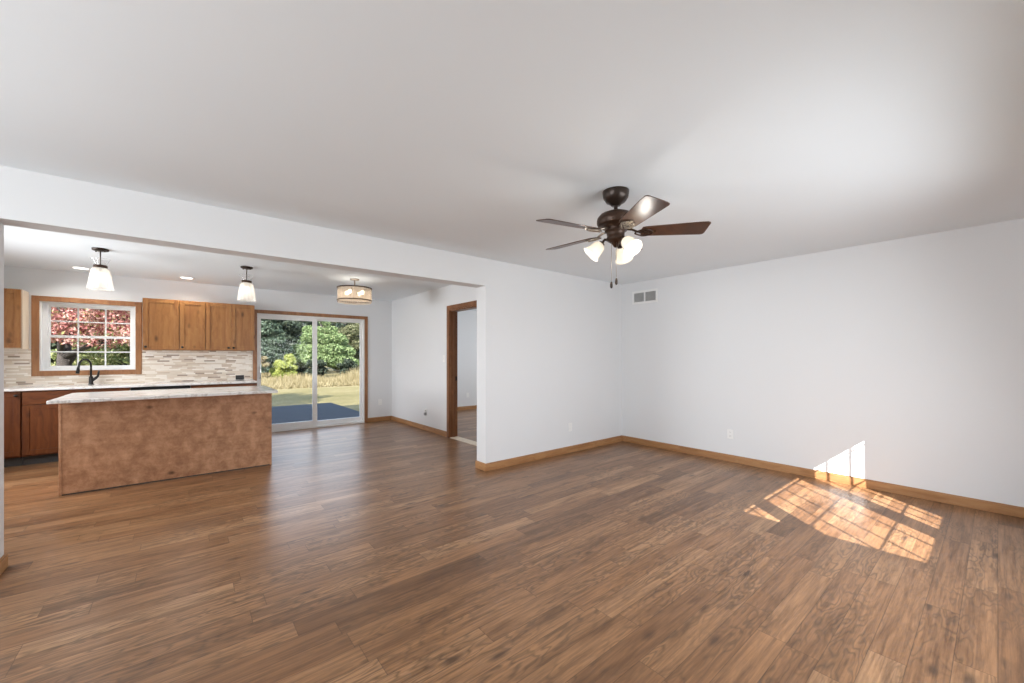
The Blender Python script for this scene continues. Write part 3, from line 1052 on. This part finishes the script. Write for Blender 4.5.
# ------------------------------------------------------------------ pendants
def pendant(x, y, label):
    t = thing('pendant_light', (x, y, CK), label, 'pendant light', 'pendant lights over the island')
    z = CK
    MB().lathe([(0.001, z - 0.024), (0.055, z - 0.024), (0.066, z - 0.018), (0.068, z - 0.001)], T(x, y, 0), 28).build('canopy', M['bronze'], t)
    for s in (-1, 1):
        MB().lathe([(0.001, z - 0.036), (0.006, z - 0.034), (0.006, z - 0.022)], T(x + s * 0.036, y - s * 0.02, 0), 10).build('canopy_nut', M['bronze'], t)
    MB().lathe([(0.0055, z - 0.18), (0.0055, z - 0.024)], T(x, y, 0), 10).build('rod', M['bronze'], t)
    MB().lathe([(0.050, z - 0.180), (0.058, z - 0.150), (0.078, z - 0.105)], T(x, y, 0), 64, scallop=0.035, lobes=8).build('glass_crown', M['pend_clear'], t)
    MB().lathe([(0.001, z - 0.178), (0.052, z - 0.176), (0.056, z - 0.180), (0.056, z - 0.205), (0.052, z - 0.210)], T(x, y, 0), 28).build('band', M['bronze_light'], t)
    prof = [(0.052, z - 0.206), (0.066, z - 0.216), (0.074, z - 0.235), (0.080, z - 0.270), (0.089, z - 0.330), (0.097, z - 0.390), (0.103, z - 0.425), (0.108, z - 0.436)]
    inner = [(r - 0.004, q) for r, q in reversed(prof)]
    MB().lathe(prof + inner, T(x, y, 0), 128, scallop=0.022, lobes=16).build('glass_shade', M['pend_glass'], t)
    s = MB().lathe([(0.014, z - 0.21), (0.016, z - 0.25)], T(x, y, 0), 14).build('socket', M['bronze'], t)
    MB().ball((x, y, z - 0.290), 0.030, 16, 10, 1.2).build('bulb', M['bulb'], t)
    return t
p0 = pendant(-0.71, 6.10, 'ribbed glass bell pendant hanging in front of the kitchen window, left end of the island')
p1 = copy_tree(p0, (0.605, 6.13, CK), 'ribbed glass bell pendant hanging in front of the upper cabinets, right end of the island')
for x, y in ((-0.71, 6.10), (0.605, 6.13)):
    point('pendant_lamp', x, y, CK - 0.35, 0.25, (1.0, 0.94, 0.86), 0.03)

# ------------------------------------------------------------------ drum fixture
x, y, z = 1.94, 6.06, CK
t = thing('drum_ceiling_light', (x, y, z), 'round ribbed crystal drum ceiling light with bronze hoops before the sliding door', 'ceiling light')
MB().lathe([(0.001, z - 0.022), (0.060, z - 0.020), (0.066, z - 0.012), (0.066, z - 0.001)], T(x, y, 0), 28).build('canopy', M['nickel'], t)
MB().lathe([(0.011, z - 0.215), (0.011, z - 0.02)], T(x, y, 0), 12).build('stem', M['nickel'], t)
zt, zb = z - 0.143, z - 0.328
m = MB()
ring = lambda r0, r1, za, zb_: [(r0, za), (r1, za), (r1, zb_), (r0, zb_), (r0, za)]
MB().lathe(ring(0.232, 0.245, zt - 0.006, zt + 0.010), T(x, y, 0), 56, smooth=False).build('hoop', M['bronze_light'], t)
MB().lathe(ring(0.232, 0.245, zb - 0.002, zb + 0.014), T(x, y, 0), 56, smooth=False).build('hoop', M['bronze_light'], t)
MB().lathe([(0.236, zb - 0.026), (0.237, zt - 0.004), (0.231, zt - 0.004), (0.230, zb - 0.026), (0.236, zb - 0.026)], T(x, y, 0), 288, scallop=0.010, lobes=48).build('glass_shade', M['crystal'], t)
m = MB()
for k in range(3):
    a = R(90 + 120 * k + 12)
    m.tube([(x, y, zt + 0.002), (x + 0.237 * math.cos(a), y + 0.237 * math.sin(a), zt + 0.002)], 0.004, 8)
m.build('spokes', M['bronze_light'], t)
for k in range(4):
    a = R(-50 + 90 * k)
    bx, by = x + 0.125 * math.cos(a), y + 0.125 * math.sin(a)
    ar = MB().tube([(x, y, z - 0.205), (x + 0.07 * math.cos(a), y + 0.07 * math.sin(a), z - 0.235), (bx, by, z - 0.255), (bx, by, z - 0.235)], 0.006, 8).build('lamp_arm', M['bronze_light'], t)
    MB().ball((bx, by, z - 0.205), 0.030, 14, 10, 1.1).build('bulb', M['bulb'], ar)
MB().ball((x, y, z - 0.215), 0.018, 12, 8).build('finial', M['bronze_light'], t)
point('drum_lamp', x, y, z - 0.25, 2.0, (1.0, 0.93, 0.84), 0.10)

# ------------------------------------------------------------------ ceiling fan
x, y = 2.26, 1.646
t = thing('ceiling_fan', (x, y, CL), 'dark bronze five-blade ceiling fan with three lit frosted glass shades', 'ceiling fan')
z = CL
MB().lathe([(0.001, z - 0.098), (0.030, z - 0.098), (0.038, z - 0.088), (0.064, z - 0.072), (0.082, z - 0.045), (0.087, z - 0.018), (0.088, z - 0.001)], T(x, y, 0), 40).build('canopy', M['bronze'], t)
MB().lathe([(0.013, z - 0.150), (0.013, z - 0.09)], T(x, y, 0), 16).build('downrod', M['bronze'], t)
MB().lathe([(0.014, 2.305), (0.032, 2.300), (0.040, 2.290), (0.075, 2.283), (0.105, 2.270), (0.122, 2.250), (0.126, 2.235), (0.126, 2.212), (0.119, 2.203), (0.119, 2.198), (0.090, 2.196), (0.072, 2.180), (0.070, 2.168)], T(x, y, 0), 48).build('motor_housing', M['bronze_light'], t)
MB().lathe([(0.070, 2.170), (0.074, 2.165), (0.074, 2.158), (0.060, 2.150), (0.058, 2.120), (0.064, 2.112), (0.064, 2.100), (0.046, 2.088), (0.030, 2.078), (0.020, 2.066), (0.012, 2.052), (0.001, 2.048)], T(x, y, 0), 40).build('switch_housing', M['bronze_light'], t)

yaw_v = math.atan2(math.cos(YAW), math.sin(YAW))      # view direction in world
def rel_angle(phi):
    """phi measured in the camera's frame: 0 = right, 90 = away"""
    return yaw_v - R(90) + R(phi)
BZ = 2.150
for i, phi in enumerate((-10, -82, -154, 134, 62)):
    a = rel_angle(phi)
    Mb = T(x, y, BZ) @ Matrix.Rotation(a, 4, 'Z') @ T(0.17, 0, 0) @ Matrix.Rotation(R(-13), 4, 'X')
    out = [(0.0, -0.052), (0.02, -0.058), (0.35, -0.078), (0.400, -0.077), (0.415, -0.068), (0.418, -0.058), (0.408, 0.056), (0.400, 0.072), (0.385, 0.077), (0.02, 0.058), (0.0, 0.052), (-0.012, 0.0)]
    b = MB().prism(out, Mb @ T(0, 0, -0.003), 0.006).build('blade', M['blade'], t, bevel=0.002)
    m = MB()
    Mi = T(x, y, 2.172) @ Matrix.Rotation(a, 4, 'Z')
    lo = lambda px, py, pz: Mi @ Vector((px, py, pz))
    m.tube([lo(0.060, 0, 0.0), lo(0.105, 0, -0.006), lo(0.150, 0, -0.026)], [0.009, 0.008, 0.007], 8)
    for s in (-1, 1):
        pts = []
        for k in range(9):
            u = k / 8
            pts.append(Mb @ Vector((-0.045 + 0.115 * u, s * (0.006 + 0.034 * math.sin(u * math.pi * 0.92)), -0.010)))
        m.tube(pts, 0.0055, 8)
        cpts = [Mb @ Vector((0.030 + 0.014 * math.cos(q), s * 0.020 + 0.012 * math.sin(q), -0.010)) for q in [R(40 * k) for k in range(10)]]
        m.tube(cpts, 0.004, 6, False)
    m.obox(Mb @ T(0.035, 0, -0.007), 0.11, 0.016, 0.005)
    ir = m.build('blade_iron', M['nickel'] if i in (1, 2, 3, 4) else M['bronze_light'], b)
    m = MB()
    for px, py in ((0.015, 0.0), (0.065, 0.026), (0.065, -0.026)):
        m.lathe([(0.006, -0.014), (0.006, -0.003)], Mb @ T(px, py, 0), 8, caps=(True, True))
for phi in (-65, 55, 175):
    a = rel_angle(phi)
    d = Vector((math.cos(a), math.sin(a), 0))
    c0 = Vector((x, y, 2.100))
    m = MB().tube([c0 + d * 0.03, c0 + d * 0.075 + Vector((0, 0, 0.004)), c0 + d * 0.092 - Vector((0, 0, 0.022))], [0.010, 0.009, 0.010], 10)
    arm = m.build('lamp_arm', M['bronze_light'], t)
    ax = (d * 0.70 - Vector((0, 0, 0.72))).normalized()
    q = ax.to_track_quat('Z', 'Y').to_matrix().to_4x4()
    Ms = Matrix.Translation(c0 + d * 0.088 - Vector((0, 0, 0.016))) @ q
    MB().lathe([(0.012, 0.0), (0.022, 0.004), (0.024, 0.022)], Ms, 18, caps=(True, False)).build('socket_cup', M['bronze_light'], arm)
    prof = [(0.023, 0.012), (0.034, 0.018), (0.042, 0.032), (0.046, 0.055), (0.050, 0.080), (0.057, 0.100), (0.066, 0.114)]
    sh = MB().lathe(prof + [(r - 0.003, zz) for r, zz in reversed(prof)], Ms, 40).build('glass_shade', M['fan_glass'], t)
    bp = Ms @ Vector((0, 0, 0.062))
    MB().ball(bp, 0.022, 12, 8, 1.15).build('bulb', M['bulb_soft'], sh)
    lp = Ms @ Vector((0, 0, 0.150))
    point('fan_lamp', lp.x, lp.y, lp.z, 1.3, (1.0, 0.95, 0.88), 0.03)
for (dx, dy, zl) in ((-0.032, -0.010, 1.812), (-0.004, -0.030, 1.832)):
    sx = Vector((math.cos(rel_angle(0)), math.sin(rel_angle(0)), 0)) * dx + Vector((math.cos(rel_angle(90)), math.sin(rel_angle(90)), 0)) * dy
    px, py = x + sx.x, y + sx.y
    ch = MB().tube([(px, py, 2.09), (px, py, zl)], 0.0014, 6).build('pull_chain', M['nickel'], t)
    MB().lathe([(0.001, zl + 0.004), (0.006, zl), (0.009, zl - 0.018), (0.009, zl - 0.034), (0.004, zl - 0.042), (0.001, zl - 0.043)], T(px, py, 0), 12).build('pull_knob', M['bronze'], ch)

# ------------------------------------------------------------------ outdoors
GZ = -0.25
struct('ground', MB().box(-160, 220, 8.20, 320, GZ - 0.2, GZ).box(-45, 60, -40, -0.76, GZ - 0.2, GZ), M['lawn'])
m = MB()
for k in range(34):
    ya = 8.22 + k * 0.142
    m.box(-1.2, 3.46, ya, ya + 0.136, -0.13, -0.10)
dk = tag(m.build('deck_boards', M['deck']), None, None)
dk.name = 'patio_deck'
tag(dk, 'low slate blue board deck outside the sliding glass door', 'deck')
m = MB().box(-1.2, 3.46, 8.22, 8.26, GZ, -0.131).box(-1.2, 3.46, 12.98, 13.04, GZ, -0.131).box(3.42, 3.46, 8.26, 12.98, GZ, -0.131)
m.build('rim_joist', M['deck'], dk)


def leaf_mesh(name, centers, sizes, mat, parent, droop=0.3, aspect=0.5):
    """many small leaf-like quads; centers (n,3) world, sizes (n,)"""
    n = len(centers)
    u = RNG.normal(size=(n, 3)); u[:, 2] -= droop
    u /= np.linalg.norm(u, axis=1)[:, None]
    w_ = RNG.normal(size=(n, 3))
    v = np.cross(u, w_)
    v /= np.linalg.norm(v, axis=1)[:, None] + 1e-9
    s = sizes[:, None]
    c = centers - np.array(wloc(parent))[None, :]
    quad = np.stack([c - u * s, c + v * s * aspect, c + u * s, c - v * s * aspect], axis=1).reshape(-1, 3)
    me = bpy.data.meshes.new(name)
    me.vertices.add(4 * n)
    me.vertices.foreach_set('co', quad.astype(np.float32).ravel())
    me.loops.add(4 * n)
    me.loops.foreach_set('vertex_index', np.arange(4 * n, dtype=np.int32))
    me.polygons.add(n)
    me.polygons.foreach_set('loop_start', np.arange(0, 4 * n, 4, dtype=np.int32))
    try:
        me.polygons.foreach_set('loop_total', np.full(n, 4, dtype=np.int32))
    except Exception:
        pass
    me.update(calc_edges=True)
    me.validate()
    me.materials.append(mat)
    o = bpy.data.objects.new(name, me)
    o.parent = parent
    COL.objects.link(o)
    return o


def blob_points(blobs, per, shell=0.55):
    """points in flattened ellipsoids (cx,cy,cz,rx,ry,rz), denser near the surface"""
    out = []
    vol = np.array([b[3] * b[4] + b[3] * b[5] for b in blobs])
    cnt = np.maximum(20, (per * vol / vol.sum()).astype(int))
    for b, k in zip(blobs, cnt):
        d = RNG.normal(size=(k, 3))
        d /= np.linalg.norm(d, axis=1)[:, None]
        r = (shell + (1 - shell) * RNG.random(k) ** 0.6)[:, None]
        out.append(np.array(b[:3]) + d * r * np.array(b[3:6]))
    return np.concatenate(out)


def tree(name, X, Y, h, blobs, leafmat, nleaf, lsize, label, cat='tree', group=None, trunk_r=0.16, droop=0.3, aspect=0.5, forks=None):
    t = thing(name, (X, Y, GZ), label, cat, group)
    m = MB()
    m.tube([(X, Y, GZ - 0.02), (X + 0.05, Y, GZ + h * 0.35), (X - 0.04, Y + 0.05, GZ + h * 0.92)], [trunk_r, trunk_r * 0.75, trunk_r * 0.2], 10)
    for b in blobs[:: max(1, len(blobs) // 14)]:
        z0 = max(GZ + 0.3, min(b[2] - 0.2, GZ + h * 0.85))
        m.tube([(X, Y, z0 - 0.25), ((X + b[0]) / 2, (Y + b[1]) / 2, (z0 + b[2]) / 2), (b[0], b[1], b[2])], [trunk_r * 0.4, trunk_r * 0.25, trunk_r * 0.1], 6)
    for f in (forks or []):
        m.tube(f[0], f[1], 8)
    m.build('trunk', M['bark'], t)
    pts = blob_points(blobs, nleaf)
    sz = lsize * (0.6 + 0.8 * RNG.random(len(pts)))
    leaf_mesh('foliage', pts, sz, leafmat, t, droop, aspect)
    return t


def rnd(a, b):
    return random.uniform(a, b)


L_spruce = mat_leaf('spruce_needles', [(0, (0.020, 0.034, 0.022)), (0.5, (0.050, 0.075, 0.046)), (1, (0.12, 0.15, 0.10))], 0.15)
L_pine = mat_leaf('pine_needles', [(0, (0.07, 0.115, 0.035)), (0.5, (0.155, 0.215, 0.085)), (1, (0.28, 0.33, 0.16))], 0.3)
L_olive = mat_leaf('olive_leaves', [(0, (0.05, 0.065, 0.026)), (0.5, (0.14, 0.15, 0.075)), (1, (0.28, 0.265, 0.16))], 0.3)
L_dark = mat_leaf('dark_evergreen_leaves', [(0, (0.010, 0.016, 0.010)), (0.6, (0.025, 0.036, 0.021)), (1, (0.06, 0.07, 0.042))], 0.15)
L_yellow = mat_leaf('yellow_green_leaves', [(0, (0.17, 0.21, 0.04)), (0.5, (0.27, 0.30, 0.07)), (1, (0.38, 0.38, 0.13))], 0.4)
L_red = mat_leaf('red_autumn_leaves', [(0, (0.14, 0.045, 0.042)), (0.25, (0.42, 0.16, 0.14)), (0.55, (0.62, 0.34, 0.30)), (0.8, (0.72, 0.52, 0.45)), (0.9, (0.40, 0.36, 0.14)), (1, (0.30, 0.30, 0.12))], 0.45)
L_bush = mat_leaf('bright_bush_leaves', [(0, (0.09, 0.12, 0.035)), (0.5, (0.21, 0.24, 0.085)), (1, (0.38, 0.36, 0.18))], 0.4)
L_straw = mat_leaf('straw_grass', [(0, (0.13, 0.105, 0.046)), (0.5, (0.23, 0.185, 0.095)), (1, (0.34, 0.285, 0.17))], 0.3)

def ray_x(ratio, Y):
    return ratio * Y

def conifer_blobs(X, Y, h, r, tiers, z0=0.6):
    bl = []
    for k in range(tiers):
        u = k / (tiers - 1)
        rr = r * (1 - u) ** 0.8 + 0.15
        z = GZ + z0 + (h - z0) * u
        nb = max(3, int(7 * (1 - u) + 3))
        for q in range(nb):
            a = 2 * math.pi * (q + rnd(-.3, .3)) / nb + k
            d = rr * rnd(0.55, 0.8)
            bl.append((X + d * math.cos(a), Y + d * math.sin(a), z - 0.12 * d + rnd(-.2, .2), rr * 0.42, rr * 0.42, rr * 0.16 + 0.12))
    return bl

def round_blobs(X, Y, zc, r, rz, n, sub):
    bl = []
    for k in range(n):
        d = np.array([rnd(-1, 1), rnd(-1, 1), rnd(-1, 1)])
        d = d / np.linalg.norm(d) * rnd(0.5, 1.0)
        bl.append((X + d[0] * r, Y + d[1] * r, zc + d[2] * rz, sub * rnd(.7, 1.2), sub * rnd(.7, 1.2), sub * rnd(.45, .8)))
    return bl

# behind the patio door, left to right (Y = distance)
tree('spruce_tree', 3.75, 29.0, 7.5, conifer_blobs(3.75, 29.0, 7.5, 1.35, 13, 0.9), L_spruce, 30000, 0.07,
     'blue-green spruce tree at the left in the patio door view', group='trees behind the lawn')
tree('pine_tree', 7.4, 30.3, 6, conifer_blobs(7.4, 30.3, 4.9, 2.1, 6, 1.5), L_pine, 30000, 0.07,
     'bright green spreading pine tree in the middle of the patio door view', group='trees behind the lawn')
tree('leafy_tree', 11.1, 36.0, 9, round_blobs(11.1, 36.0, 3.9, 2.6, 3.4, 54, 0.75), L_olive, 38000, 0.07,
     'tall olive green leafy tree at the right in the patio door view', group='trees behind the lawn')
tree('leafy_tree', 5.4, 37.0, 9, round_blobs(5.4, 37.0, 3.8, 2.0, 3.2, 34, 1.0), L_dark, 14000, 0.14,
     'dark tree standing behind the spruce and the pine', group='trees behind the lawn')
tree('leafy_tree', 15.8, 30.6, 8, round_blobs(15.8, 30.6, 4.2, 2.8, 3.2, 34, 0.9), L_olive, 12000, 0.12,
     'olive leafy tree beyond the right edge of the patio door', group='trees behind the lawn')
for k, (X, Y) in enumerate(((-15, 43), (-8.0, 43), (-1.0, 43), (6.0, 44.5), (13.0, 44.5), (20.0, 43), (-4.5, 52.5), (2.5, 52.5), (10.8, 53.5), (18.5, 53))):
    tree('evergreen_tree', X, Y, 7, round_blobs(X, Y, 2.9 if Y < 50 else 3.9, 2.5, 2.9 if Y < 50 else 3.6, 44, 1.4), L_dark, 9000, 0.20,
         'dark evergreen tree in the far row behind the lawn', group='far row of dark evergreens')
tree('low_shrub', 4.40, 26.2, 1.9, round_blobs(4.40, 26.2, 0.70, 0.62, 0.85, 18, 0.32), L_yellow, 4500, 0.065,
     'small yellow-green shrub in front of the dark trees', 'shrub', trunk_r=0.05)
tree('low_shrub', 3.40, 25.8, 1.3, round_blobs(3.40, 25.8, 0.55, 0.26, 0.75, 11, 0.17), L_straw, 1800, 0.06,
     'tan weedy shrub at the left of the tall dry grass', 'shrub', trunk_r=0.04)
for k in range(6):
    X = 6.1 + 1.9 * k
    tree('low_shrub', X, 26.2, 1.3, round_blobs(X, 26.2, 0.55, 0.55, 0.62, 16, 0.30), L_dark, 2600, 0.07,
         'dark low shrub in the undergrowth beneath the trees', 'shrub', group='dark undergrowth shrubs', trunk_r=0.05)
for X in (5.1, 6.9):
    tree('low_shrub', X, 33.6, 1.6, round_blobs(X, 33.6, 0.75, 0.6, 0.85, 16, 0.34), L_dark, 2600, 0.08,
         'dark low shrub in the undergrowth beneath the trees', 'shrub', group='dark undergrowth shrubs', trunk_r=0.05)
for X in (-9.6, -7.1, -4.6, -2.1, 0.4):
    tree('low_shrub', X, 31.0, 2.2, round_blobs(X, 31.0, 0.95, 0.85, 1.0, 18, 0.45), L_bush, 3500, 0.085,
         'green shrub in the row far beyond the red tree', 'shrub', group='green shrubs beyond the red tree', trunk_r=0.05)
# outside the kitchen window
rb = round_blobs(-1.9, 12.6, 3.35, 2.4, 1.45, 80, 0.5) + [(-2.6 + 0.19 * k, 11.4 + rnd(-.3, .3), 1.82 + rnd(-.10, .2), 0.34, 0.34, 0.30) for k in range(11)]
tree('red_leaved_tree', -2.08, 12.8, 4.6, rb, L_red, 70000, 0.033,
     'tree with red and pink autumn leaves outside the kitchen window', trunk_r=0.15, droop=0.6,
     forks=[([(-2.05, 12.8, 1.05), (-1.86, 12.75, 1.42), (-1.62, 12.7, 1.58), (-1.3, 12.7, 1.62)], [0.08, 0.065, 0.05, 0.025])])
tree('green_bush', -1.25, 17.3, 2.4, round_blobs(-1.25, 17.3, 1.05, 1.5, 1.15, 34, 0.42), L_bush, 14000, 0.055,
     'bright green bush behind the red tree outside the kitchen window', 'bush', trunk_r=0.06)
tree('green_bush', -4.4, 17.8, 2.2, round_blobs(-4.4, 17.8, 0.95, 1.1, 1.0, 24, 0.42), L_bush, 8000, 0.055,
     'green bush behind the trunk of the red tree', 'bush', trunk_r=0.06)

# tall dry grass in front of the trees
n = 26000
gx = RNG.uniform(-12, 22, n)
gy = RNG.uniform(22.0, 25.0, n)
hh = RNG.uniform(0.35, 1.05, n) * np.clip((gy - 21.4) / 2.2, 0.35, 1.0) * (0.75 + 0.35 * np.sin(gx * 1.3) * np.sin(gx * 0.47 + 1))
bx = RNG.normal(0, 0.16, n); by_ = RNG.normal(0, 0.1, n)
wd = RNG.uniform(0.015, 0.035, n)
q = np.stack([np.stack([gx - wd, gy, np.full(n, GZ)], 1), np.stack([gx + wd, gy, np.full(n, GZ)], 1), np.stack([gx + bx, gy + by_, GZ + hh], 1)], 1).reshape(-1, 3)
me = bpy.data.meshes.new('tall_grass')
me.vertices.add(3 * n); me.vertices.foreach_set('co', q.astype(np.float32).ravel())
me.loops.add(3 * n); me.loops.foreach_set('vertex_index', np.arange(3 * n, dtype=np.int32))
me.polygons.add(n); me.polygons.foreach_set('loop_start', np.arange(0, 3 * n, 3, dtype=np.int32))
me.update(calc_edges=True); me.validate()
me.materials.append(L_straw)
tg = bpy.data.objects.new('tall_grass', me)
COL.objects.link(tg)
tag(tg, 'strip of tall straw-coloured dry grass in front of the trees', 'grass', kind='stuff')
